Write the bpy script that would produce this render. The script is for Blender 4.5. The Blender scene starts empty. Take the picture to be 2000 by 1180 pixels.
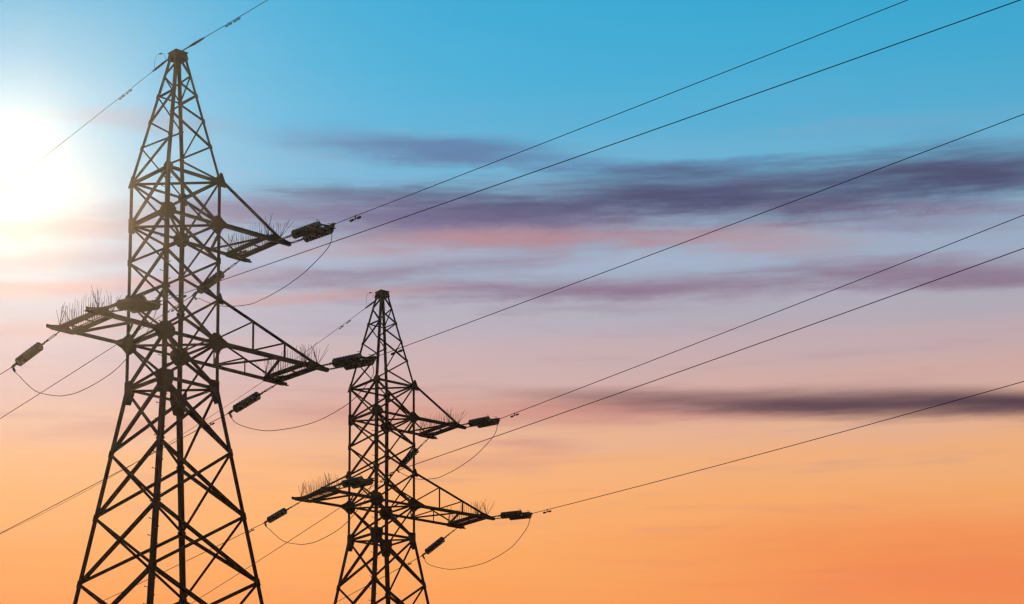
import bpy, bmesh, math, random
from mathutils import Vector, Matrix, Quaternion

rnd = random.Random(7)
scene = bpy.context.scene
coll = scene.collection
EYE = 1.6                                   # height of the camera above the ground


def rad(a):
    return math.radians(a)


def lin(r, g, b):
    f = lambda c: (c / 255 / 12.92) if c / 255 <= 0.04045 else ((c / 255 + 0.055) / 1.055) ** 2.4
    return (f(r), f(g), f(b), 1.0)


# ---------------------------------------------------------------- camera
cam_data = bpy.data.cameras.new('camera')
cam = bpy.data.objects.new('camera', cam_data)
coll.objects.link(cam)
cam.location = (0, 0, EYE)
cam.rotation_euler = (math.pi / 2 + 0.151979, 0, 0)
cam_data.sensor_width = 36
cam_data.lens = 4357.10 / 2000 * 36
cam_data.shift_x = 157.588 / 2000
cam_data.shift_y = 769.710 / 2000
cam_data.clip_end = 20000
scene.camera = cam

# ---------------------------------------------------------------- sky
SUN_AZ, SUN_EL = -11.22, 21.46              # degrees; azimuth clockwise from +Y
SUN_DIR = Vector((math.sin(rad(SUN_AZ)) * math.cos(rad(SUN_EL)),
                  math.cos(rad(SUN_AZ)) * math.cos(rad(SUN_EL)),
                  math.sin(rad(SUN_EL))))

world = bpy.data.worlds.new('World')
scene.world = world
world.use_nodes = True
nt = world.node_tree
nt.nodes.clear()
L = nt.links.new


def sock(n, i, v):
    if v is None:
        return
    if hasattr(v, 'is_output'):
        L(v, n.inputs[i])
    else:
        n.inputs[i].default_value = v


def M(op, a, b=None, c=None, clamp=False):
    n = nt.nodes.new('ShaderNodeMath')
    n.operation = op
    n.use_clamp = clamp
    sock(n, 0, a); sock(n, 1, b); sock(n, 2, c)
    return n.outputs[0]


def VM(op, a, b=None):
    n = nt.nodes.new('ShaderNodeVectorMath')
    n.operation = op
    sock(n, 0, a); sock(n, 1, b)
    return n.outputs['Value'] if op in ('DOT_PRODUCT', 'LENGTH') else n.outputs[0]


def NOISE(vec, scale, detail=4, rough=0.5):
    n = nt.nodes.new('ShaderNodeTexNoise')
    L(vec, n.inputs['Vector'])
    n.inputs['Scale'].default_value = scale
    n.inputs['Detail'].default_value = detail
    n.inputs['Roughness'].default_value = rough
    return n.outputs[0]


def MIX(fac, a, b, blend='MIX'):
    n = nt.nodes.new('ShaderNodeMix')
    n.data_type = 'RGBA'
    n.blend_type = blend
    sock(n, 0, fac); sock(n, 6, a); sock(n, 7, b)
    return n.outputs[2]


def SMOOTH(x, lo, hi, tlo=0.0, thi=1.0):
    n = nt.nodes.new('ShaderNodeMapRange')
    n.interpolation_type = 'SMOOTHSTEP'
    sock(n, 0, x)
    for i, v in ((1, lo), (2, hi), (3, tlo), (4, thi)):
        n.inputs[i].default_value = v
    return n.outputs[0]


tc = nt.nodes.new('ShaderNodeTexCoord')
direction = VM('NORMALIZE', tc.outputs['Generated'])
sep = nt.nodes.new('ShaderNodeSeparateXYZ')
L(direction, sep.inputs[0])
el = M('MULTIPLY', M('ARCSINE', sep.outputs[2]), 180 / math.pi)
az = M('MULTIPLY', M('ARCTAN2', sep.outputs[0], sep.outputs[1]), 180 / math.pi)

# noise that is stretched along the horizon: streaks of high cloud
streak = NOISE(VM('MULTIPLY', direction, (10.0, 10.0, 120.0)), 1.0, 5, 0.6)
streak2 = NOISE(VM('ADD', VM('MULTIPLY', direction, (13.0, 13.0, 150.0)), (5.2, 1.3, 7.7)), 1.0, 4, 0.6)
tuft = NOISE(VM('MULTIPLY', direction, (44.0, 44.0, 120.0)), 1.0, 6, 0.66)

elw = M('ADD', el, M('MULTIPLY_ADD', tuft, 0.4, -0.2))
azw = M('ADD', az, M('MULTIPLY_ADD', streak2, 3.0, -1.5))
elq = M('ADD', el, M('MULTIPLY_ADD', streak, 0.24, -0.12))
ragged = [M('MULTIPLY_ADD', streak, -2.0, 1.0), M('MULTIPLY_ADD', streak2, -2.0, 1.0)]
wisp = NOISE(VM('MULTIPLY', direction, (34.0, 34.0, 430.0)), 1.0, 5, 0.62)
ragged = [M('ADD', q, M('MULTIPLY_ADD', wisp, -0.8, 0.4)) for q in ragged]
ragged = [M('ADD', q, M('MULTIPLY_ADD', tuft, -0.4, 0.2)) for q in ragged]

# clear sky colour by elevation: deep orange below, blue above
ramp = nt.nodes.new('ShaderNodeValToRGB')
ramp.color_ramp.interpolation = 'EASE'
R0, R1 = -4.0, 46.0
SKY = [(-4, 190, 88, 50), (3, 226, 112, 58), (8, 246, 136, 72), (10.9, 255, 160, 88), (12.0, 255, 169, 96), (13.3, 255, 177, 109),
       (14.56, 250, 181, 126), (15.46, 236, 183, 152), (16.36, 218, 177, 168), (17.4, 202, 177, 181),
       (18.4, 182, 177, 192), (19.65, 162, 179, 202), (20.9, 140, 182, 210), (22.1, 108, 181, 216),
       (23.35, 82, 178, 218), (24.6, 66, 175, 217), (25.8, 56, 172, 216), (30, 40, 142, 192), (46, 26, 96, 150)]
cr = ramp.color_ramp
while len(cr.elements) < len(SKY):
    cr.elements.new(0.5)
for e, (a, r, g, b) in zip(cr.elements, SKY):
    e.position = (a - R0) / (R1 - R0)
    e.color = lin(r, g, b)
el_soft = M('ADD', el, M('MULTIPLY_ADD', streak, 0.9, -0.45))
L(M('DIVIDE', M('SUBTRACT', el_soft, R0), R1 - R0, clamp=True), ramp.inputs[0])
sky = ramp.outputs[0]

# bands of cloud: colour, azimuth, elevation, half width, half height, slope, cover (degrees)
CLOUD_COL = {'slate': (92, 114, 160), 'indigo': (80, 82, 118), 'plum': (106, 94, 136), 'mauve': (142, 116, 142), 'salmon': (196, 140, 142),
             'maroon': (78, 54, 74), 'rose': (206, 142, 132), 'ember': (252, 136, 80), 'ice': (170, 188, 214)}
CLOUDS = [
    ('slate', 0.00, 22.50, 3.60, 0.26, -0.085, 0.80),
    ('slate', 4.60, 22.02, 3.20, 0.15, -0.060, 0.50),
    ('slate', 7.20, 21.92, 2.60, 0.10, 0.047, 0.45),
    ('slate', 13.67, 22.11, 0.90, 0.19, 0.000, 0.22),
    ('mauve', 2.17, 20.60, 7.40, 0.42, 0.000, 0.80),
    ('mauve', 12.20, 20.62, 4.60, 0.20, 0.000, 0.70),
    ('ice', 6.60, 19.62, 4.20, 0.16, 0.000, 0.45),
    ('salmon', -0.90, 20.02, 4.20, 0.30, 0.020, 0.46),
    ('salmon', 3.40, 20.30, 3.00, 0.20, -0.020, 0.42),
    ('salmon', 8.60, 20.00, 2.80, 0.30, 0.010, 0.52),
    ('mauve', 12.40, 20.20, 2.20, 0.14, 0.000, 0.45),
    ('plum', 0.60, 20.84, 4.20, 0.24, 0.010, 0.80),
    ('indigo', 6.20, 21.22, 6.40, 0.44, 0.010, 1.00),
    ('indigo', 13.80, 21.30, 4.20, 0.48, 0.060, 1.00),
    ('indigo', -1.20, 21.36, 3.00, 0.16, -0.020, 0.65),
    ('mauve', -2.60, 19.40, 5.00, 0.24, 0.030, 0.75),
    ('ice', -1.60, 19.72, 3.60, 0.12, 0.020, 0.35),
    ('mauve', 4.20, 18.98, 5.60, 0.24, 0.015, 0.92),
    ('rose', -3.60, 18.80, 3.40, 0.12, 0.020, 0.50),
    ('mauve', 13.55, 18.92, 3.80, 0.28, 0.010, 0.85),
    ('mauve', 4.20, 18.47, 2.72, 0.09, 0.000, 0.28),
    ('rose', 4.00, 15.98, 5.60, 0.30, 0.000, 0.80),
    ('rose', -1.00, 15.77, 4.40, 0.25, 0.000, 0.40),
    ('maroon', 10.20, 15.90, 7.00, 0.23, 0.012, 0.92),
    ('maroon', 15.40, 15.62, 4.40, 0.25, 0.010, 0.95),
    ('rose', 2.94, 15.10, 1.10, 0.14, -0.030, 0.45),
    ('rose', 0.60, 14.66, 4.00, 0.10, 0.000, 0.30),
    ('mauve', -7.60, 22.98, 2.00, 0.23, -0.093, 0.35),
    ('plum', -4.80, 20.92, 3.60, 0.24, 0.000, 0.75),
    ('mauve', -8.60, 20.40, 4.00, 0.24, 0.000, 0.70),
    ('mauve', -9.60, 19.55, 3.60, 0.18, 0.000, 0.45),
    ('rose', -9.40, 18.85, 4.40, 0.16, 0.000, 0.45),
    ('rose', -9.76, 17.84, 3.40, 0.18, 0.000, 0.35),
    ('rose', -8.24, 15.42, 2.40, 0.16, 0.000, 0.45),
    ('ember', 14.60, 11.40, 7.50, 1.20, 0.000, 0.80),
]
# thin streaks everywhere round the horizon
veil = M('MULTIPLY', SMOOTH(streak2, 0.50, 0.80), M('MULTIPLY', SMOOTH(el, 9, 14), SMOOTH(el, 25, 20)))
sky = MIX(M('MULTIPLY', veil, 0.28), sky, lin(176, 136, 150))
for i, (c, a0, e0, ha, he, k, cover) in enumerate(CLOUDS):
    k -= 0.0086 * (a0 - 2.2)          # the bands lie level in the picture of the sky
    els = elq if c in ('maroon', 'ember', 'rose') else elw
    cb = nt.nodes.new('ShaderNodeCombineXYZ')
    L(azw, cb.inputs[0])
    L(M('MULTIPLY_ADD', azw, -k, els), cb.inputs[1])
    src = cb.outputs[0]
    e0 = e0 - k * a0
    q = nt.nodes.new('ShaderNodeVectorMath')
    q.operation = 'MULTIPLY_ADD'
    L(src, q.inputs[0])
    ia, ie = 1 / (ha * 1.0), 1 / (he * 1.25)
    q.inputs[1].default_value = (ia, ie, 0)
    q.inputs[2].default_value = (-a0 * ia, -e0 * ie, 0)
    r = M('MULTIPLY_ADD', ragged[i % 2], {'maroon': 0.30, 'ember': 0.5, 'rose': 0.6, 'salmon': 1.15}.get(c, 0.85), VM('LENGTH', q.outputs[0]))
    sky = MIX(SMOOTH(r, 0.0, 1.75, cover, 0.0), sky, lin(*CLOUD_COL[c]))

# bright air round the low sun
ang = M('MULTIPLY', M('ARCCOSINE', M('MINIMUM', VM('DOT_PRODUCT', direction, tuple(SUN_DIR)), 1.0)), 180 / math.pi)


def EXPN(x, s, p):
    return M('POWER', math.e, M('MULTIPLY', M('POWER', M('DIVIDE', x, s), p), -1.0))


# the sky brightens towards the sun
sky = MIX(1.0, sky, M('MULTIPLY_ADD', EXPN(ang, 20.0, 2.0), 0.14, 0.87), 'MULTIPLY')
glow = M('ADD', M('MULTIPLY', EXPN(ang, 5.5, 2.0), 0.22), M('MULTIPLY', EXPN(ang, 0.7, 2.0), 0.70), clamp=True)
sky = MIX(glow, sky, (0.86, 0.96, 1.10, 1))

nish = nt.nodes.new('ShaderNodeTexSky')
nish.sky_type = 'NISHITA'
nish.sun_disc = False
nish.sun_elevation = rad(SUN_EL)
nish.sun_rotation = rad(SUN_AZ)
sky = MIX(1.0, sky, MIX(1.0, nish.outputs[0], (0.001, 0.001, 0.001, 1), 'MULTIPLY'), 'ADD')
bg = nt.nodes.new('ShaderNodeBackground')
L(sky, bg.inputs[0])
bg.inputs[1].default_value = 1.0
wo = nt.nodes.new('ShaderNodeOutputWorld')
L(bg.outputs[0], wo.inputs[0])

# ---------------------------------------------------------------- sun
sun_data = bpy.data.lights.new('sun', 'SUN')
sun_data.energy = 1.08
sun_data.angle = rad(0.5)
sun_data.color = (1.0, 0.69, 0.34)
sun = bpy.data.objects.new('sun', sun_data)
coll.objects.link(sun)
sun.location = (0, 0, 60)
sun.rotation_euler = (-SUN_DIR).to_track_quat('-Z', 'Y').to_euler()

scene.view_settings.view_transform = 'Standard'
scene.view_settings.look = 'None'
scene.view_settings.exposure = 0
scene.view_settings.gamma = 1
scene.view_settings.use_curve_mapping = False
scene.cycles.volume_bounces = 0
scene.cycles.max_bounces = 4
scene.cycles.filter_width = 1.4
scene.cycles.adaptive_threshold = 0.006


# ---------------------------------------------------------------- materials
def material(name, build):
    m = bpy.data.materials.new(name)
    m.use_nodes = True
    t = m.node_tree
    b = t.nodes['Principled BSDF']
    build(t, b)
    return m


def noise_colour(t, b, scale, c0, c1, rough0, rough1, bump=0.0):
    tx = t.nodes.new('ShaderNodeTexCoord')
    n = t.nodes.new('ShaderNodeTexNoise')
    n.inputs['Scale'].default_value = scale
    n.inputs['Detail'].default_value = 6
    t.links.new(tx.outputs['Object'], n.inputs['Vector'])
    r = t.nodes.new('ShaderNodeValToRGB')
    r.color_ramp.elements[0].position = 0.35
    r.color_ramp.elements[1].position = 0.7
    r.color_ramp.elements[0].color = (*c0, 1)
    r.color_ramp.elements[1].color = (*c1, 1)
    t.links.new(n.outputs[0], r.inputs[0])
    t.links.new(r.outputs[0], b.inputs['Base Color'])
    mr = t.nodes.new('ShaderNodeMapRange')
    mr.inputs[3].default_value = rough0
    mr.inputs[4].default_value = rough1
    t.links.new(n.outputs[0], mr.inputs[0])
    t.links.new(mr.outputs[0], b.inputs['Roughness'])
    if bump:
        bp = t.nodes.new('ShaderNodeBump')
        bp.inputs['Strength'].default_value = bump
        t.links.new(n.outputs[0], bp.inputs['Height'])
        t.links.new(bp.outputs[0], b.inputs['Normal'])


def m_steel(t, b):
    noise_colour(t, b, 6.0, (0.004, 0.0036, 0.0032), (0.012, 0.009, 0.007), 0.65, 0.9, 0.1)
    b.inputs['Specular IOR Level'].default_value = 0.12


def m_fitting(t, b):
    noise_colour(t, b, 30.0, (0.006, 0.006, 0.006), (0.015, 0.014, 0.013), 0.5, 0.7)
    b.inputs['Specular IOR Level'].default_value = 0.2


def m_wire(t, b):
    tx = t.nodes.new('ShaderNodeTexCoord')
    w = t.nodes.new('ShaderNodeTexWave')
    w.inputs['Scale'].default_value = 40
    t.links.new(tx.outputs['Object'], w.inputs['Vector'])
    r = t.nodes.new('ShaderNodeValToRGB')
    r.color_ramp.elements[0].color = (0.012, 0.012, 0.013, 1)
    r.color_ramp.elements[1].color = (0.03, 0.03, 0.032, 1)
    t.links.new(w.outputs[0], r.inputs[0])
    t.links.new(r.outputs[0], b.inputs['Base Color'])
    b.inputs['Roughness'].default_value = 0.75
    b.inputs['Specular IOR Level'].default_value = 0.2


def m_glass(t, b):
    noise_colour(t, b, 12.0, (0.008, 0.030, 0.022), (0.014, 0.045, 0.035), 0.12, 0.3)
    b.inputs['Transmission Weight'].default_value = 0.5
    b.inputs['IOR'].default_value = 1.5


def m_ground(t, b):
    noise_colour(t, b, 0.35, (0.028, 0.036, 0.012), (0.075, 0.068, 0.03), 0.85, 1.0, 0.4)


def m_concrete(t, b):
    noise_colour(t, b, 4.0, (0.22, 0.21, 0.20), (0.34, 0.33, 0.31), 0.8, 0.95, 0.3)


STEEL = material('painted_steel', m_steel)
FITTING = material('forged_fitting', m_fitting)
WIRE = material('stranded_wire', m_wire)
GLASS = material('green_insulator_glass', m_glass)
GROUND = material('dry_meadow', m_ground)
CONCRETE = material('concrete', m_concrete)


# ---------------------------------------------------------------- mesh helpers
class MB:
    def __init__(self):
        self.v, self.f = [], []

    def add(self, vs, fs):
        o = len(self.v)
        self.v += [tuple(x) for x in vs]
        self.f += [tuple(i + o for i in f) for f in fs]
        return self

    def prism(self, ring, d):
        """ring of points extruded by vector d"""
        n = len(ring)
        vs = [Vector(p) for p in ring] + [Vector(p) + d for p in ring]
        fs = [tuple(range(n - 1, -1, -1)), tuple(range(n, 2 * n))]
        fs += [(i, (i + 1) % n, n + (i + 1) % n, n + i) for i in range(n)]
        return self.add(vs, fs)

    def angle(self, p0, p1, u, w, b, t):
        """rolled L section from p0 to p1, flanges along u and w"""
        p0, p1 = Vector(p0), Vector(p1)
        a = (p1 - p0).normalized()
        u = (u - a * u.dot(a)).normalized()
        w = (w - a * w.dot(a) - u * w.dot(u)).normalized()
        pr = [(0, 0), (b, 0), (b, t), (t, t), (t, b), (0, b)]
        return self.prism([p0 + u * x + w * y for x, y in pr], p1 - p0)

    def channel(self, p0, p1, u, w, h, b, t):
        """C section: web along u (height h), flanges along w (width b)"""
        p0, p1 = Vector(p0), Vector(p1)
        pr = [(0, 0), (h, 0), (h, b), (h - t, b), (h - t, t), (t, t), (t, b), (0, b)]
        return self.prism([p0 + u * x + w * y for x, y in pr], p1 - p0)

    def box(self, c, hx, hy, hz):
        c = Vector(c)
        return self.prism([c + Vector((x * hx, y * hy, -hz)) for x, y in ((-1, -1), (1, -1), (1, 1), (-1, 1))], Vector((0, 0, 2 * hz)))

    def tube(self, pts, r, n=6, cap=True):
        pts = [Vector(p) for p in pts]
        vs, fs = [], []
        up = Vector((0, 0, 1))
        for i, p in enumerate(pts):
            a = (pts[min(i + 1, len(pts) - 1)] - pts[max(i - 1, 0)]).normalized()
            if abs(a.dot(up)) > 0.98:
                up = Vector((1, 0, 0))
            s = a.cross(up).normalized()
            q = s.cross(a)
            rr = r[i] if isinstance(r, (list, tuple)) else r
            for k in range(n):
                th = 2 * math.pi * k / n
                vs.append(p + s * (rr * math.cos(th)) + q * (rr * math.sin(th)))
        for i in range(len(pts) - 1):
            for k in range(n):
                k2 = (k + 1) % n
                fs.append((i * n + k, i * n + k2, (i + 1) * n + k2, (i + 1) * n + k))
        if cap:
            fs.append(tuple(range(n - 1, -1, -1)))
            fs.append(tuple(range((len(pts) - 1) * n, len(pts) * n)))
        return self.add(vs, fs)

    def lathe_x(self, prof, n=16, off=(0, 0, 0)):
        """profile of (x, radius) turned round the X axis"""
        vs, fs = [], []
        for x, r in prof:
            for k in range(n):
                th = 2 * math.pi * k / n
                vs.append((off[0] + x, off[1] + r * math.cos(th), off[2] + r * math.sin(th)))
        for i in range(len(prof) - 1):
            for k in range(n):
                k2 = (k + 1) % n
                fs.append((i * n + k, (i + 1) * n + k, (i + 1) * n + k2, i * n + k2))
        fs.append(tuple(range(n)))
        fs.append(tuple(range(len(prof) * n - 1, (len(prof) - 1) * n - 1, -1)))
        return self.add(vs, fs)

    def mesh(self, name, mat, smooth=False):
        me = bpy.data.meshes.new(name)
        me.from_pydata(self.v, [], self.f)
        me.validate()
        me.materials.append(mat)
        bm = bmesh.new()
        bm.from_mesh(me)
        bmesh.ops.recalc_face_normals(bm, faces=bm.faces)
        bm.to_mesh(me)
        bm.free()
        if smooth:
            for p in me.polygons:
                p.use_smooth = True
        return me

    def build(self, name, mat, parent=None, smooth=False):
        return link(name, self.mesh(name, mat, smooth), parent)


def link(name, data, parent=None):
    o = bpy.data.objects.new(name, data)
    coll.objects.link(o)
    o.parent = parent
    return o


def tag(o, label, cat, group=None, kind=None):
    o['label'] = label
    o['category'] = cat
    if group:
        o['group'] = group
    if kind:
        o['kind'] = kind
    return o


def copy_tree(o, parent=None):
    c = o.copy()
    coll.objects.link(c)
    c.parent = parent
    for ch in list(o.children):
        copy_tree(ch, c)
    return c


# ---------------------------------------------------------------- ground
def ground_z(x, y):
    t = min(1, max(0, (y - 64) / 10))
    z = 1.0583 * t * t * (3 - 2 * t)
    d = math.hypot(x, y - 60)
    if d > 140:
        z += (d - 140) * 0.004 * math.sin(x * 0.004 + 1.3) * math.cos(y * 0.003)
    return z


axis = sorted(set([-3000, -2000, -1400, -1000, -700, -500, -350, -260, -200, -150] + list(range(-120, 121, 4)) +
                  [150, 200, 260, 350, 500, 700, 1000, 1400, 2000, 3000]))
g = MB()
n = len(axis)
g.add([(x, y + 60, ground_z(x, y + 60)) for y in axis for x in axis],
      [(j * n + i, j * n + i + 1, (j + 1) * n + i + 1, (j + 1) * n + i) for j in range(n - 1) for i in range(n - 1)])
ground = g.build('ground', GROUND, smooth=True)
ground['kind'] = 'structure'

# ---------------------------------------------------------------- lattice tower
Z = {k: v + EYE for k, v in dict(P0=26.911, P1=26.29, P2=25.696, P3=24.953, P4=24.204, L1=23.204, L2=21.981, M1=20.916,
                                 M2=19.827, L4=18.611, L5=17.338, Q1=15.555, Q2=13.795, Q3=11.988, Q4=10.05, Q5=7.9,
                                 Q6=5.4, Q7=2.3, G=-1.35).items()}
W0, W1, W5, WQ = 0.1526, 0.8900, 0.9028, 1.7293
ARM = {'R': 4.610, 'L': -3.320, 'U': 3.232}
ARMZ = {'R': 'L4', 'L': 'L4', 'U': 'L2'}
SIGN = {'A': (-1, 1), 'B': (-1, -1), 'C': (1, 1), 'D': (1, -1)}
FACES = {'AB': Vector((-1, 0, 0)), 'CD': Vector((1, 0, 0)), 'BD': Vector((0, -1, 0)), 'AC': Vector((0, 1, 0))}


def half(z):
    if z >= Z['L1']:
        t = (z - Z['L1']) / (Z['P0'] - Z['L1'])
        return W1 + (W0 - W1) * t
    if z >= Z['L5']:
        t = (z - Z['L1']) / (Z['L5'] - Z['L1'])
        return W1 + (W5 - W1) * t
    t = (z - Z['L5']) / (Z['Q3'] - Z['L5'])
    return W5 + (WQ - W5) * t


def node(c, lv):
    z = Z[lv] if isinstance(lv, str) else lv
    h = half(z)
    return Vector((SIGN[c][0] * h, SIGN[c][1] * h, z))


def brace(parent, face, p0, p1, b, off, name='brace', t=0.008):
    """angle bar lying on the inside of a face"""
    nrm = FACES[face]
    p0, p1 = Vector(p0), Vector(p1)
    a = (p1 - p0).normalized()
    u = nrm.cross(a).normalized()
    if u.z < 0:
        u = -u
    o = -nrm * off - u * (b / 2)
    m = MB().angle(p0 + o, p1 + o, u, -nrm, b, t)
    return m.build(name, STEEL, parent)


def shorten(p0, p1, d):
    a = (p1 - p0).normalized()
    return p0 + a * d, p1 - a * d


def bolt_heads(m, pts, nrm, r=0.017, h=0.016):
    side = Vector((0, 0, 1)).cross(nrm).normalized()
    for p in pts:
        m.prism([p + side * (r * math.cos(k * math.pi / 3)) + Vector((0, 0, r * math.sin(k * math.pi / 3))) for k in range(6)], nrm * h)


def gusset(parent, c, lv, face, uin, uout, vup, vdn, shape='hex', name='gusset_plate', off=0.011):
    """plate on the outer side of a leg; uin towards the other leg, uout away from the tower"""
    nrm = FACES[face]
    p = node(c, lv)
    other = [k for k in face if k != c][0]
    u = (node(other, lv) - p).normalized()
    up = (node(c, Z[lv] + 0.1) - p).normalized()
    if shape == 'hex':
        pts = [(0, vup), (uin * .55, vup), (uin, vup * .35), (uin, -vdn * .35), (uin * .5, -vdn), (0, -vdn)]
    elif shape == 'splice':
        pts = [(0, vup), (uin * .95, vup), (uin, 0), (uin * .62, -vdn * .95), (0, -vdn)]
    elif shape == 'small':
        pts = [(0, vup), (uin, vup * .3), (uin, -vdn * .3), (0, -vdn)]
    if uout:
        pts += [(-uout * .45, -vdn * .55), (-uout, -vup * .28), (-uout, vup * .22), (-uout * .35, vup * .62)]
    else:
        pts += [(-0.012, -vdn), (-0.012, vup)]
    m = MB()
    base = p + nrm * 0.003
    m.prism([base + u * a + up * b for a, b in pts], nrm * off)
    if uin > 0.2:
        bolt_heads(m, [base + nrm * off + u * (uin * a) + up * (b * (vup if b > 0 else vdn))
                       for a, b in ((.18, .65), (.2, .2), (.2, -.25), (.2, -.7), (.6, .15), (.62, -.2), (.45, .55), (.45, -.5))], nrm)
    return m.build(name, STEEL, parent)


def xpanel(T, face, lo, hi, b):
    c0, c1 = face
    p, q = shorten(node(c0, lo), node(c1, hi), 0.05)
    brace(T, face, p, q, b, 0.012)
    p, q = shorten(node(c1, lo), node(c0, hi), 0.05)
    brace(T, face, p, q, b, 0.026 + b * 0.0)


def make_tower():
    T = bpy.data.objects.new('transmission_tower', None)
    coll.objects.link(T)
    # legs, one continuous rolled angle per stretch
    for c in 'ABCD':
        sx, sy = SIGN[c]
        u, w = Vector((-sx, 0, 0)), Vector((0, -sy, 0))
        for name, lo, hi, b in (('peak_leg', 'L1', 'P0', 0.080), ('body_leg', 'L5', 'L1', 0.100), ('lower_leg', 'G', 'L5', 0.128)):
            p0, p1 = node(c, lo), node(c, hi)
            leg = MB().angle(p0, p1, u, w, b, 0.011).build(name, STEEL, T)
            if c == 'B' and name != 'peak_leg':
                # climbing bolts, turn and turn about on the two flanges
                k = 0
                z = Z[lo] + 0.3 if name == 'body_leg' else Z[lo] + 2.6
                while z < Z[hi] - 0.1:
                    q = node('B', z)
                    out, along = (Vector((-1, 0, 0)), Vector((0, 1, 0))) if k % 2 else (Vector((0, -1, 0)), Vector((1, 0, 0)))
                    s = q + along * 0.045
                    e = s + out * 0.135 + Vector((0, 0, 0.012))
                    mb = MB().tube([s - out * 0.004, e], 0.0085, 6)
                    mb.tube([e - out * 0.004, e + out * 0.012], 0.017, 6)
                    mb.build('step_bolt', STEEL, leg)
                    k += 1
                    z += 0.235
        # footing
        p = node(c, 'G')
        f = MB()
        hs = [(-1.2, 0.62), (-0.35, 0.62), (-0.12, 0.34), (0.22, 0.30)]
        rings = [[(p.x + sxx * r, p.y + syy * r, p.z + dz) for sxx, syy in ((-1, -1), (1, -1), (1, 1), (-1, 1))] for dz, r in hs]
        vs = [v for r in rings for v in r]
        fs = [(3, 2, 1, 0), (12, 13, 14, 15)]
        for i in range(3):
            for k in range(4):
                fs.append((i * 4 + k, i * 4 + (k + 1) % 4, i * 4 + 4 + (k + 1) % 4, i * 4 + 4 + k))
        f.add(vs, fs)
        f.build('footing', CONCRETE, T)

    # crossed bracing of the straight body
    body = ['L5', 'L4', 'M2', 'M1', 'L2', 'L1']
    for f in FACES:
        for lo, hi in zip(body, body[1:]):
            xpanel(T, f, lo, hi, 0.066 if lo != 'L5' else 0.075)
    # crossed bracing of the spreading foot
    low = ['G', 'Q7', 'Q6', 'Q5', 'Q4', 'Q3', 'Q2', 'Q1', 'L5']
    for f in FACES:
        for lo, hi in zip(low, low[1:]):
            l = Z[lo] + (0.25 if lo == 'G' else 0)
            c0, c1 = f
            b = 0.085 if hi in ('Q1', 'L5', 'Q2') else 0.095
            p, q = shorten(node(c0, l), node(c1, hi), 0.06)
            brace(T, f, p, q, b, 0.013)
            p, q = shorten(node(c1, l), node(c0, hi), 0.06)
            brace(T, f, p, q, b, 0.027)
    # level struts and the cross ties inside
    for lv, b in (('L1', 0.075), ('L2', 0.075), ('L4', 0.08), ('L5', 0.08)):
        for f in FACES:
            p, q = shorten(node(f[0], lv), node(f[1], lv), 0.03)
            brace(T, f, p, q, b, 0.042, 'strut')
        for a, c in (('A', 'D'), ('B', 'C')):
            if lv == 'L1' and a == 'B':
                continue
            p, q = shorten(node(a, lv), node(c, lv), 0.10)
            d = (q - p).normalized()
            dz = Vector((0, 0, -0.02 if a == 'A' else -0.035))
            MB().angle(p + dz, q + dz, Vector((0, 0, -1)), d.cross(Vector((0, 0, 1))), 0.055, 0.007).build('cross_tie', STEEL, T)
    # lacing of the peak
    lace = {'AB': [('A', 'P1', 'B', 'P2'), ('A', 'P2', 'B', 'P2'), ('B', 'P2', 'A', 'P3'), ('A', 'P3', 'B', 'P4'), ('B', 'P4', 'A', 'L1')],
            'AC': [('C', 'P0', 'A', 'P1'), ('A', 'P1', 'C', 'P2'), ('C', 'P2', 'A', 'P2'), ('A', 'P2', 'C', 'P3'), ('C', 'P3', 'A', 'P4'), ('A', 'P4', 'C', 'L1')],
            'BD': [('B', 'P0', 'D', 'P1'), ('D', 'P1', 'B', 'P2'), ('D', 'P2', 'B', 'P3'), ('B', 'P3', 'D', 'P4'), ('D', 'P4', 'B', 'L1')],
            'CD': [('C', 'P1', 'D', 'P2'), ('D', 'P1', 'C', 'P2'), ('D', 'P2', 'C', 'P2'), ('C', 'P2', 'D', 'P3'), ('D', 'P3', 'C', 'P4'), ('C', 'P4', 'D', 'L1')]}
    for f, rows in lace.items():
        for i, (a, la, b_, lb) in enumerate(rows):
            p, q = shorten(node(a, la), node(b_, lb), 0.02)
            if la == lb:
                brace(T, f, p, q, 0.048, 0.036, 'strut', 0.006)
            else:
                brace(T, f, p, q, 0.050, 0.012 if i % 2 else 0.024, 'brace', 0.006)
    # peak cap: four skirts and a lid
    zc = Z['P0']
    hb = half(zc - 0.17) + 0.02
    ht = W0 + 0.02
    ring_lo = [(-hb, -hb), (hb, -hb), (hb, hb), (-hb, hb)]
    cap = MB()
    for k in range(4):
        a, b = ring_lo[k], ring_lo[(k + 1) % 4]
        s = ht / hb
        pl = [(a[0], a[1], zc - 0.17), (b[0], b[1], zc - 0.17), (b[0] * s, b[1] * s, zc + 0.02), (a[0] * s, a[1] * s, zc + 0.02)]
        nrm = Vector((a[0] + b[0], a[1] + b[1], 0)).normalized()
        cap.prism([Vector(p) for p in pl], nrm * 0.01)
    cap.build('peak_skirt', STEEL, T)
    lid = MB().box((0, 0, zc + 0.034), 0.205, 0.205, 0.011)
    lid.box((0, 0, zc + 0.055), 0.15, 0.05, 0.010)
    lid.build('peak_plate', STEEL, T)

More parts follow.
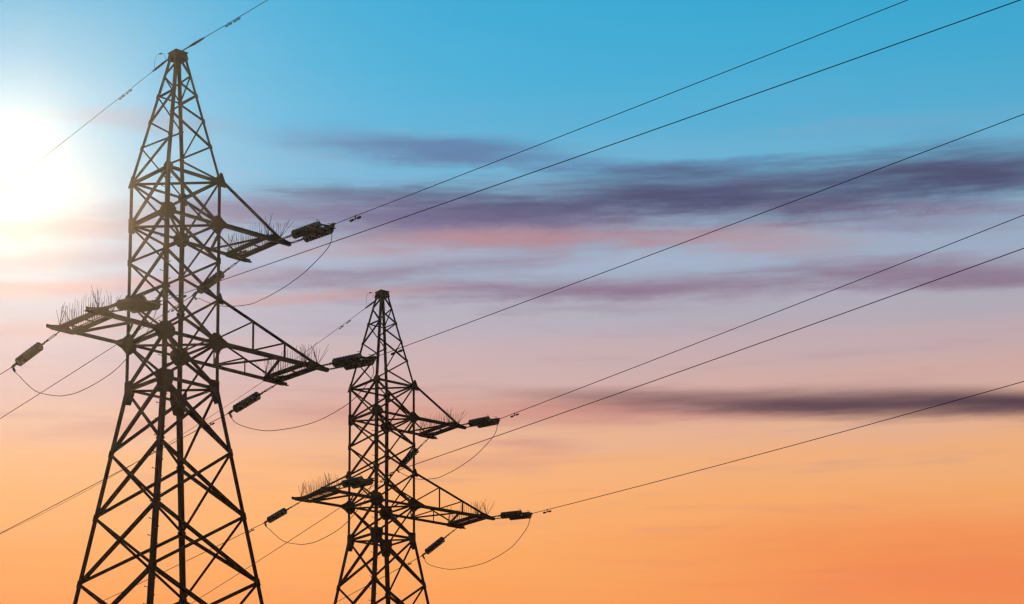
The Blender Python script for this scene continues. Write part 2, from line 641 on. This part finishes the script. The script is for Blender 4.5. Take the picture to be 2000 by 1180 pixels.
    # plates at the joints
    for f in FACES:
        for c in f:
            arm_side = f in ('BD', 'AC')
            gusset(T, c, 'L1', f, 0.17, 0.0, 0.20, 0.16, 'small')
            gusset(T, c, 'L2', f, 0.30, 0.24 if (arm_side and c in 'CD') else 0, 0.20, 0.20)
            gusset(T, c, 'M1', f, 0.12, 0, 0.09, 0.09, 'small')
            gusset(T, c, 'M2', f, 0.15, 0, 0.11, 0.11, 'small')
            gusset(T, c, 'L4', f, 0.34, 0.30 if arm_side else 0, 0.25, 0.25)
            gusset(T, c, 'L5', f, 0.33, 0, 0.20, 0.42, 'splice')
            for lv in ('Q1', 'Q2', 'Q3', 'Q4', 'Q5', 'Q6', 'Q7'):
                gusset(T, c, lv, f, 0.15, 0, 0.10, 0.10, 'small')
            for lv in ('P2', 'P3', 'P4'):
                gusset(T, c, lv, f, 0.085, 0, 0.06, 0.06, 'small')
            if arm_side and c in 'CD':
                # ears for the upper ties
                m = MB()
                nrm = FACES[f]
                for lv in (('L1', 0.17), ('M2', 0.13)):
                    p = node(c, lv[0]) + nrm * 0.015
                    s = lv[1]
                    m = MB().prism([p + Vector((x, 0, z)) for x, z in ((-.06, s * 1.3), (0.02, s * 1.35), (s * .95, -s * .45), (s * .85, -s), (-.06, -s))], nrm * 0.011)
                    m.build('tie_plate', STEEL, T)
            if arm_side and c in 'AB':
                nrm = FACES[f]
                p = node(c, 'M2') + nrm * 0.015
                s = 0.13
                MB().prism([p + Vector((-x, 0, z)) for x, z in ((-.06, s * 1.3), (0.02, s * 1.35), (s * .95, -s * .45), (s * .85, -s), (-.06, -s))], nrm * 0.011).build('tie_plate', STEEL, T)

    # cross arms
    for key in 'RLU':
        make_arm(T, key)
    return T


spike_mesh = MB().tube([(0, 0, -0.02), (0, 0, 1)], [0.0080, 0.0055], 3).mesh('bird_spike', FITTING)


def make_arm(T, key):
    x1 = ARM[key]
    s = 1 if x1 > 0 else -1
    lv = ARMZ[key]
    z = Z[lv]
    h = half(z)
    he = h * 1.044
    X = Vector((s, 0, 0))
    arm = bpy.data.objects.new('cross_arm', None)
    coll.objects.link(arm)
    arm.parent = T
    outer, inner = abs(x1) - 0.30, abs(x1) - 0.80

    def at(x, side, dz=0.0):
        t = (x - h) / (abs(x1) - h)
        return Vector((s * x, side * (h + (he - h) * t), z + dz))

    for side in (-1, 1):
        nrm = Vector((0, side, 0))
        # chord
        p, q = at(h + 0.10, side), at(abs(x1) + 0.07, side)
        o = nrm * 0.016 + Vector((0, 0, -0.05))
        MB().angle(p + o, q + o, Vector((0, 0, 1)), -nrm, 0.105, 0.010).build('chord', STEEL, arm)
        # upper tie
        top = {'R': 'M2', 'L': 'M2', 'U': 'L1'}[key]
        tx = abs(x1) - {'R': 0.42, 'L': 0.45, 'U': 0.36}[key]
        a = Vector((s * (half(Z[top]) + 0.04), side * half(Z[top]), Z[top] - 0.03))
        b = at(tx, side, 0.06)
        o = nrm * 0.030
        MB().angle(a + o, b + o, Vector((0, 0, 1)), -nrm, 0.06, 0.007).build('upper_tie', STEEL, arm)
        if key == 'R':
            prev = at(h, side, 0.12)
            for i, fr in enumerate((0.335, 0.67)):
                tp = a.lerp(b, fr)
                foot = at(abs(tp.x), side, 0.0)
                o = nrm * 0.004
                MB().angle(tp + o, foot + o, X, -nrm, 0.042, 0.006).build('post', STEEL, arm)
                o = -nrm * 0.010
                MB().angle(prev + o, tp + o, Vector((0, 0, 1)), -nrm, 0.046, 0.006).build('diagonal', STEEL, arm)
                prev = foot
        # plate where chord, tie and end beam meet
        c = at(abs(x1) - 0.33, side)
        m = MB().prism([c + Vector((s * u, side * 0.022, v)) for u, v in ((-.42, -.07), (.22, -.07), (.40, -.03), (.40, .03), (.05, .10), (-.20, .16), (-.42, .05))], nrm * 0.010)
        m.build('end_plate', STEEL, arm)
    # end beams, a pair of channels lying across the chords
    for nm, bx in (('end_beam', outer), ('end_beam', inner)):
        y0, y1 = -(he + 0.03), he + 0.03
        MB().channel((s * bx, y0, z - 0.06), (s * bx, y1, z - 0.06), Vector((0, 0, 1)), X * (-1 if bx > inner + .1 else 1), 0.12, 0.050, 0.009).build('end_beam', STEEL, arm)
    # short plates joining the two beams and a walkway plate on the far half
    for yy in (-he + 0.06, -he * 0.30, he * 0.40, he - 0.06):
        MB().box((s * (inner + outer) / 2, yy, z - 0.045), (outer - inner) / 2 - 0.004, 0.04, 0.006).build('batten', STEEL, arm)
    MB().box((s * (inner + 0.20), he * 0.55, z - 0.030), 0.045, he * 0.30, 0.005).build('deck_plate', STEEL, arm)
    # lacing in the plane of the chords
    if key == 'R':
        zig = [(h + 0.05, -1), (2.0, 1), (2.95, -1), (inner, 1)]
    elif key == 'U':
        zig = [(h + 0.05, -1), (1.85, 1), (inner, -1)]
    else:
        zig = [(h + 0.05, 1), (1.87, -1), (inner, 1)]
    for (xa, sa), (xb, sb) in zip(zig, zig[1:]):
        p, q = shorten(at(xa, sa, -0.035), at(xb, sb, -0.035), 0.03)
        d = (q - p).normalized()
        MB().angle(p, q, Vector((0, 0, 1)), d.cross(Vector((0, 0, 1))), 0.062, 0.007).build('lacing', STEEL, arm)
    # bird spikes on two strips
    for bx in (outer - 0.02, inner + 0.06):
        MB().box((s * bx, 0, z + 0.083), 0.02, he, 0.006).build('spike_strip', FITTING, arm)
        nsp = 17
        for i in range(nsp):
            yy = -he * 0.93 + 1.86 * he * i / (nsp - 1)
            put_spike(arm, (s * bx, yy, z + 0.085), rnd.gauss(0, 0.02), rnd.gauss(0, 0.03), rnd.uniform(0.42, 0.56))
        for yy, sg in ((-he * 0.96, -1), (he * 0.96, 1)):
            for k, aa in enumerate((0.10, 0.35, 0.62, -0.35, -0.55, 0.2)):
                put_spike(arm, (s * bx, yy + sg * 0.01 * k, z + 0.085), rnd.uniform(-0.6, 0.6), sg * aa + rnd.gauss(0, .08), rnd.uniform(0.45, 0.68))
    for k in range(9):
        put_spike(arm, (s * (inner + 0.3), -he * 0.80 + 0.05 * k, z - 0.02), rnd.uniform(-.6, .6), rnd.uniform(-.6, .6), rnd.uniform(0.4, 0.62))


def put_spike(arm, loc, tx, ty, ln):
    o = link('bird_spike', spike_mesh, arm)
    o.location = loc
    d = Vector((math.tan(tx), math.tan(ty), 1)).normalized()
    o.rotation_mode = 'QUATERNION'
    o.rotation_quaternion = Vector((0, 0, 1)).rotation_difference(d)
    o.scale = (1, 1, ln)
    return o


ROOT = {1: (Vector((-7.01635, 58.36482, 0)), 0.728252), 2: (Vector((-1.86572, 81.45557, 1.05834)), 0.645868)}

tower = make_tower()
tower.location, tower.rotation_euler = ROOT[1][0], (0, 0, ROOT[1][1])
tag(tower, 'larger near steel lattice pylon at left, its upper half glowing brown beside the sun', 'pylon', 'lattice pylons')
tower_far = copy_tree(tower)
tower_far.location, tower_far.rotation_euler = ROOT[2][0], (0, 0, ROOT[2][1])
tag(tower_far, 'smaller black steel lattice pylon standing behind, right of the larger pylon', 'pylon', 'lattice pylons')


def frame(t):
    p, a = ROOT[t]
    return Matrix.Translation(p) @ Matrix.Rotation(a, 4, 'Z')


# ---------------------------------------------------------------- insulator strings
PITCH, NDISC = 0.128, 9
disc_mesh = MB().lathe_x([(0.030, 0.035), (0.044, 0.062), (0.052, 0.095), (0.064, 0.124), (0.074, 0.131), (0.084, 0.126),
                          (0.078, 0.108), (0.088, 0.098), (0.078, 0.080), (0.088, 0.064), (0.078, 0.045), (0.092, 0.022), (0.130, 0.016)], 18).mesh('insulator_disc', GLASS, True)
cap_mesh = MB().lathe_x([(-0.012, 0.020), (-0.008, 0.040), (0.022, 0.052), (0.032, 0.046)], 10).mesh('disc_cap', FITTING, True)


def shackle(m, x0, x1, y=0.0, r=0.011):
    """open link: two bars joined by round ends"""
    w = 0.030
    m.tube([(x0, y - w, 0), (x1, y - w, 0)], r, 6)
    m.tube([(x0, y + w, 0), (x1, y + w, 0)], r, 6)
    m.tube([(x0, y - w - .01, 0), (x0, y + w + .01, 0)], r * 1.25, 6)
    m.tube([(x1, y - w - .01, 0), (x1, y + w + .01, 0)], r * 1.25, 6)


def hanger(root, y, length):
    """shackles and turnbuckle between the arm and the first disc"""
    m = MB()
    a = max(0.06, length * 0.20)
    m.tube([(-0.02, y, 0), (a, y, 0)], 0.016, 6)
    shackle(m, a, length * 0.62, y)
    m.tube([(length * 0.60, y, 0), (length * 0.86, y, 0)], [0.026, 0.018], 6)
    m.tube([(length * 0.80, y, -0.045), (length * 0.80, y, 0.045)], 0.014, 6)
    m.tube([(length * 0.86, y, 0), (length + 0.01, y, 0)], [0.03, 0.022], 6)
    m.build('turnbuckle', FITTING, root)


def discs(root, x0, y):
    for i in range(NDISC):
        d = link('insulator_disc', disc_mesh, root)
        d.location = (x0 + i * PITCH, y, 0)
        d.rotation_euler = (rnd.uniform(0, 6.28), 0, 0)
        c = link('disc_cap', cap_mesh, d)


def string(t, key, side, end, label):
    """side 'N': pair of strings towards the camera, 'F': single string away from it"""
    x1 = ARM[key]
    sg = 1 if x1 > 0 else -1
    z = Z[ARMZ[key]]
    he = half(z) * 1.044
    if side == 'N':
        start = Vector((x1 - sg * 0.22, -he - 0.02, z - 0.02))
    else:
        start = Vector((x1 - sg * 0.33, he + 0.02, z - 0.085))
    endp = Vector((x1 - sg * (0.22 if side == 'N' else 0.33), end[0], end[1] + EYE))
    d = endp - start
    root = bpy.data.objects.new('insulator_string', None)
    coll.objects.link(root)
    xa = d.normalized()
    ya = Vector((0, 0, 1)).cross(xa).normalized()
    za = xa.cross(ya)
    rot = Matrix((xa, ya, za)).transposed().to_4x4()
    root.matrix_world = frame(t) @ Matrix.Translation(start) @ rot
    Ltot = d.length
    body = NDISC * PITCH
    clamp = 0.26 if side == 'F' else 0.24
    tail = 0.10 if side == 'F' else 0.20
    hl = max(0.2, Ltot - body - clamp - tail)
    if side == 'F':
        hanger(root, 0, hl)
        discs(root, hl, 0)
        x = hl + body
        m = MB().tube([(x - .02, 0, 0), (x + tail, 0, 0)], 0.016, 6)
        m.tube([(x + tail * .6, 0, -.05), (x + tail * .6, 0, .05)], 0.014, 6)
        m.build('eye_link', FITTING, root)
    else:
        for y in (-0.205, 0.205):
            hanger(root, y, hl)
            discs(root, hl, y)
            x = hl + body
            m = MB().tube([(x - .02, y, 0), (x + 0.10, y, 0)], 0.016, 6)
            # arcing horn curling back over the last discs
            m.tube([(x + 0.03, y, 0.0), (x + 0.02, y, 0.10), (x - 0.05, y, 0.17), (x - 0.16, y, 0.19)], 0.008, 5)
            m.build('eye_link', FITTING, root)
        x = hl + body
        y = MB().prism([Vector(p) for p in ((x + .07, -.26, -.008), (x + .07, .26, -.008), (x + .14, .26, -.008), (x + tail, .04, -.008), (x + tail, -.04, -.008), (x + .14, -.26, -.008))], Vector((0, 0, .016)))
        y.build('yoke_plate', FITTING, root)
    # dead end clamp with the bolted jumper shoe hanging below it
    x = Ltot - clamp
    m = MB().tube([(x - .03, 0, 0), (x + .05, 0, 0), (x + clamp * .55, 0, 0.0), (Ltot + .02, 0, 0)], [0.022, 0.036, 0.034, 0.018], 8)
    for k in range(3):
        xx = x + 0.07 + 0.055 * k
        m.tube([(xx, 0, -0.055), (xx, 0, 0.05)], 0.012, 6)
    m.build('dead_end_clamp', FITTING, root)
    m = MB().tube([(x + .16, 0, -0.01), (x + .15, 0, -0.10), (x + .10, 0, -0.20)], [0.024, 0.028, 0.018], 8)
    for k in range(3):
        m.tube([(x + .155 - .02 * k, -0.05, -0.05 - 0.05 * k), (x + .155 - .02 * k, 0.05, -0.05 - 0.05 * k)], 0.012, 6)
    m.build('jumper_clamp', FITTING, root)
    tag(root, label, 'insulator', 'insulator strings')
    shoe = root.matrix_world @ Vector((x + .10, 0, -0.20))
    tip = root.matrix_world @ Vector((Ltot, 0, 0))
    return tip, shoe


NEAR_END = {(1, 'R'): (-3.364, 18.370), (1, 'U'): (-3.250, 21.854), (1, 'L'): (-3.900, 18.120),
            (2, 'R'): (-3.548, 18.284), (2, 'U'): (-3.369, 21.735), (2, 'L'): (-3.844, 18.411)}
FAR_END = {(1, 'R'): (3.255, 18.158), (1, 'U'): (3.225, 21.442), (1, 'L'): (3.344, 18.095),
           (2, 'R'): (3.234, 17.820), (2, 'U'): (3.080, 21.069), (2, 'L'): (3.469, 18.183)}
WHO = {1: 'larger pylon', 2: 'smaller pylon'}
WHERE = {'R': 'lower right arm', 'U': 'upper right arm', 'L': 'left arm'}
ends = {}
for t in (1, 2):
    for key in 'RUL':
        ends[t, key, 'N'] = string(t, key, 'N', NEAR_END[t, key],
                                   'double insulator string pointing right from the %s of the %s' % (WHERE[key], WHO[t]))
        ends[t, key, 'F'] = string(t, key, 'F', FAR_END[t, key],
                                   'single insulator string slanting down left from the %s of the %s' % (WHERE[key], WHO[t]))


# ---------------------------------------------------------------- wires
def add_damper(parent, p, d, s=1.0):
    """two bell weights on a short messenger clamped under the wire"""
    d = d.normalized()
    dn = Vector((0, 0, -1))
    c = p + dn * 0.085 * s
    m = MB().tube([c - d * 0.20 * s, c + d * 0.20 * s], 0.009 * s, 5)
    m.tube([p + Vector((0, 0, 0.02)), c + dn * 0.012], 0.022 * s, 6)
    o = m.build('vibration_damper', FITTING, parent)
    for k in (-1, 1):
        q = c + d * (0.15 * s * k)
        MB().tube([q - d * 0.085 * s, q - d * 0.05 * s, q + d * 0.05 * s, q + d * 0.085 * s], [0.018 * s, 0.034 * s, 0.034 * s, 0.018 * s], 8).build('damper_weight', FITTING, o, True)


def wire(name, pts, r, label, cat, group, n=6):
    o = MB().tube(pts, r, n).build(name, WIRE, None, True)
    return tag(o, label, cat, group)


# per wire: a second point of its run (along the line, height above the eye) and the sag coefficient
RUN = {(1, 'R', 'N'): (-23.897, 18.740, 0.00022), (1, 'U', 'N'): (-22.119, 21.430, 0.00022), (1, 'L', 'N'): (-28.716, 17.037, 0.00022),
       (2, 'R', 'N'): (-26.134, 17.957, 0.0005), (2, 'U', 'N'): (-27.439, 22.345, 0.00022), (2, 'L', 'N'): (-32.078, 18.649, 0.00022),
       (1, 'R', 'F'): (15.998, 16.725, 0.0005), (1, 'U', 'F'): (13.879, 19.986, 0.0005), (1, 'L', 'F'): (13.4, 17.05, 0.0005),
       (2, 'R', 'F'): (9.417, 16.853, 0.0005), (2, 'U', 'F'): (18.535, 18.162, 0.0009), (2, 'L', 'F'): (16.523, 17.107, 0.0005)}
SPAN = 105.0


def run_points(t, x, y0, z0, y1, z1, c, sgn, span=SPAN):
    F = frame(t)
    out = []
    s = 0.0
    while s <= span:
        y = y0 + sgn * s
        z = z0 + (z1 - z0) * (y - y0) / (y1 - y0) + c * (y - y0) * (y - y1)
        out.append(F @ Vector((x, y, z + EYE)))
        s += 1.0 if s < 40 else 5.0
    return out


for t in (1, 2):
    for key in 'RUL':
        for sd, sgn, o in (('N', -1, 0.22), ('F', 1, 0.33)):
            y0, z0 = (NEAR_END if sd == 'N' else FAR_END)[t, key]
            y1, z1, c = RUN[t, key, sd]
            x = ARM[key] - (1 if ARM[key] > 0 else -1) * o
            pts = run_points(t, x, y0, z0, y1, z1, c, sgn)
            lab = ('power line wire rising to the right from the %s of the %s' if sd == 'N' else
                   'power line wire running down left from the %s of the %s') % (WHERE[key], WHO[t])
            w = wire('conductor_wire', pts, (0.0088 if sd == 'N' else 0.0105) if t == 1 else 0.0118, lab, 'wire', 'power line wires')
            i = 1
            add_damper(w, pts[0].lerp(pts[1], 0.85), pts[1] - pts[0], 1.0 if sd == 'N' else 0.8)

# jumpers: loops that carry the current past the tower
JUMP = {'R': [(-3.2, 17.86), (-2.45, 17.391), (-1.7, 17.19), (-0.883, 17.081), (-0.2, 17.08), (0.51, 17.134), (1.467, 17.272), (2.45, 17.598), (2.9, 17.83)],
        'U': [(-2.987, 21.29), (-2.101, 20.872), (-1.4, 20.68), (-0.733, 20.565), (-0.1, 20.51), (0.516, 20.508), (1.661, 20.736), (2.539, 21.096), (2.85, 21.27)],
        'L': [(-3.317, 17.458), (-2.199, 16.906), (-1.274, 16.697), (-0.2, 16.622), (0.35, 16.66), (0.913, 16.756), (1.941, 17.095), (2.61, 17.528), (2.9, 17.75)]}


def smooth_curve(pts, k=6):
    out = []
    for i in range(len(pts) - 1):
        p0, p1, p2, p3 = pts[max(i - 1, 0)], pts[i], pts[i + 1], pts[min(i + 2, len(pts) - 1)]
        for j in range(k):
            u = j / k
            out.append(0.5 * ((2 * p1) + (p2 - p0) * u + (2 * p0 - 5 * p1 + 4 * p2 - p3) * u * u + (3 * p1 - p0 - 3 * p2 + p3) * u ** 3))
    out.append(pts[-1])
    return out


for t in (1, 2):
    F = frame(t)
    for key in 'RUL':
        a, b = ends[t, key, 'N'][1], ends[t, key, 'F'][1]
        x1 = ARM[key]
        sg = 1 if x1 > 0 else -1
        loop = JUMP[key]
        dN = (NEAR_END[t, key][1] - NEAR_END[1, key][1])
        dF = (FAR_END[t, key][1] - FAR_END[1, key][1])
        yF = FAR_END[t, key][0] / FAR_END[1, key][0]
        pts = [a]
        for y, z in loop:
            u = (y - loop[0][0]) / (loop[-1][0] - loop[0][0])
            pts.append(F @ Vector((x1 - sg * (0.22 + 0.11 * u), y * (yF if y > 0 else 1), z + dN * (1 - u) + dF * u + EYE)))
        pts.append(b)
        wire('jumper_wire', smooth_curve(pts), 0.0095 if t == 1 else 0.0115,
             'slack jumper wire looping below the %s of the %s' % (WHERE[key], WHO[t]), 'wire', 'jumper loops')

# earth wires from the peaks
EARTH = [(1, -0.30, 26.950, -4.067, 27.033, 0.0003, -1, 'thin earth wire rising to the right from the peak of the larger pylon', (2.05, 2.42), 0.009),
         (1, 0.30, 26.960, 6.599, 26.057, 0.0005, 1, 'thin earth wire running left past the sun from the peak of the larger pylon', (2.10, 2.45), 0.008),
         (2, 0.20, 26.770, 32.079, 23.400, 0.0025, 1, 'thin earth wire running down to the left from the peak of the smaller pylon', (2.05, 2.55), 0.0085)]
for t, y0, z0, y1, z1, c, sgn, lab, dmp, r in EARTH:
    pts = run_points(t, 0, y0, z0, y1, z1, c, sgn, 60 if (sgn < 0 or t == 2) else 105)
    w = wire('earth_wire', pts, r, lab, 'wire', 'earth wires')
    d = (pts[1] - pts[0]).normalized()
    for q in dmp:
        add_damper(w, pts[0] + d * q, d, 0.62)
    # tension fitting next to the peak
    m = MB().tube([pts[0] - d * 0.1, pts[0] + d * 0.25], 0.018, 6)
    m.tube([pts[0] + d * 0.25, pts[0] + d * 0.45, pts[0] + d * 0.85, pts[0] + d * 0.95], [0.022, 0.034, 0.026, 0.014], 6)
    for k in range(3):
        q = pts[0] + d * (0.5 + 0.12 * k)
        m.tube([q + Vector((0, 0, -0.05)), q + Vector((0, 0, 0.04))], 0.012, 5)
    m.build('tension_clamp', FITTING, w)
for t, lab in ((1, 'small curled bonding wire beside the peak of the larger pylon'), (2, 'small curled bonding wire beside the peak of the smaller pylon')):
    F = frame(t)
    loop = [(1.17, 26.86), (1.21, 27.00), (1.20, 27.12), (1.15, 27.23), (1.02, 27.28), (0.86, 27.25), (0.72, 27.18), (0.70, 27.10), (0.62, 26.98), (0.45, 26.86), (0.15, 26.80)]
    if t == 2:
        loop = [(y * 0.92, z - 0.10 + (0.1 if y < .2 else 0)) for y, z in loop]
    pts = smooth_curve([F @ Vector((0.05, y, z + EYE)) for y, z in loop])
    w = wire('bonding_wire', pts, 0.0052, lab, 'wire', 'bonding loops', 5)
    q = pts[26]
    MB().tube([q, pts[30]], 0.022, 6).build('wire_clamp', FITTING, w)

# ---------------------------------------------------------------- volume added to imitate warm lens glare
hz = MB().prism([Vector((-3050, -2990, -60)), Vector((3050, -2990, -60)), Vector((3050, 3110, -60)), Vector((-3050, 3110, -60))], Vector((0, 0, 93.0)))
hm = bpy.data.materials.new('glare_air')
hm.use_nodes = True
ht = hm.node_tree
ht.nodes.clear()
pv = ht.nodes.new('ShaderNodeVolumePrincipled')
pv.inputs['Color'].default_value = (1.0, 0.97, 0.93, 1)
pv.inputs['Density'].default_value = 0.00016
pv.inputs['Anisotropy'].default_value = 0.955
ho = ht.nodes.new('ShaderNodeOutputMaterial')
ht.links.new(pv.outputs[0], ho.inputs['Volume'])
glare_haze = hz.build('glare_haze', hm)
glare_haze['kind'] = 'stuff'
glare_haze['label'] = 'thin added volume imitating warm lens glare round the sun'
glare_haze['category'] = 'glare_haze'
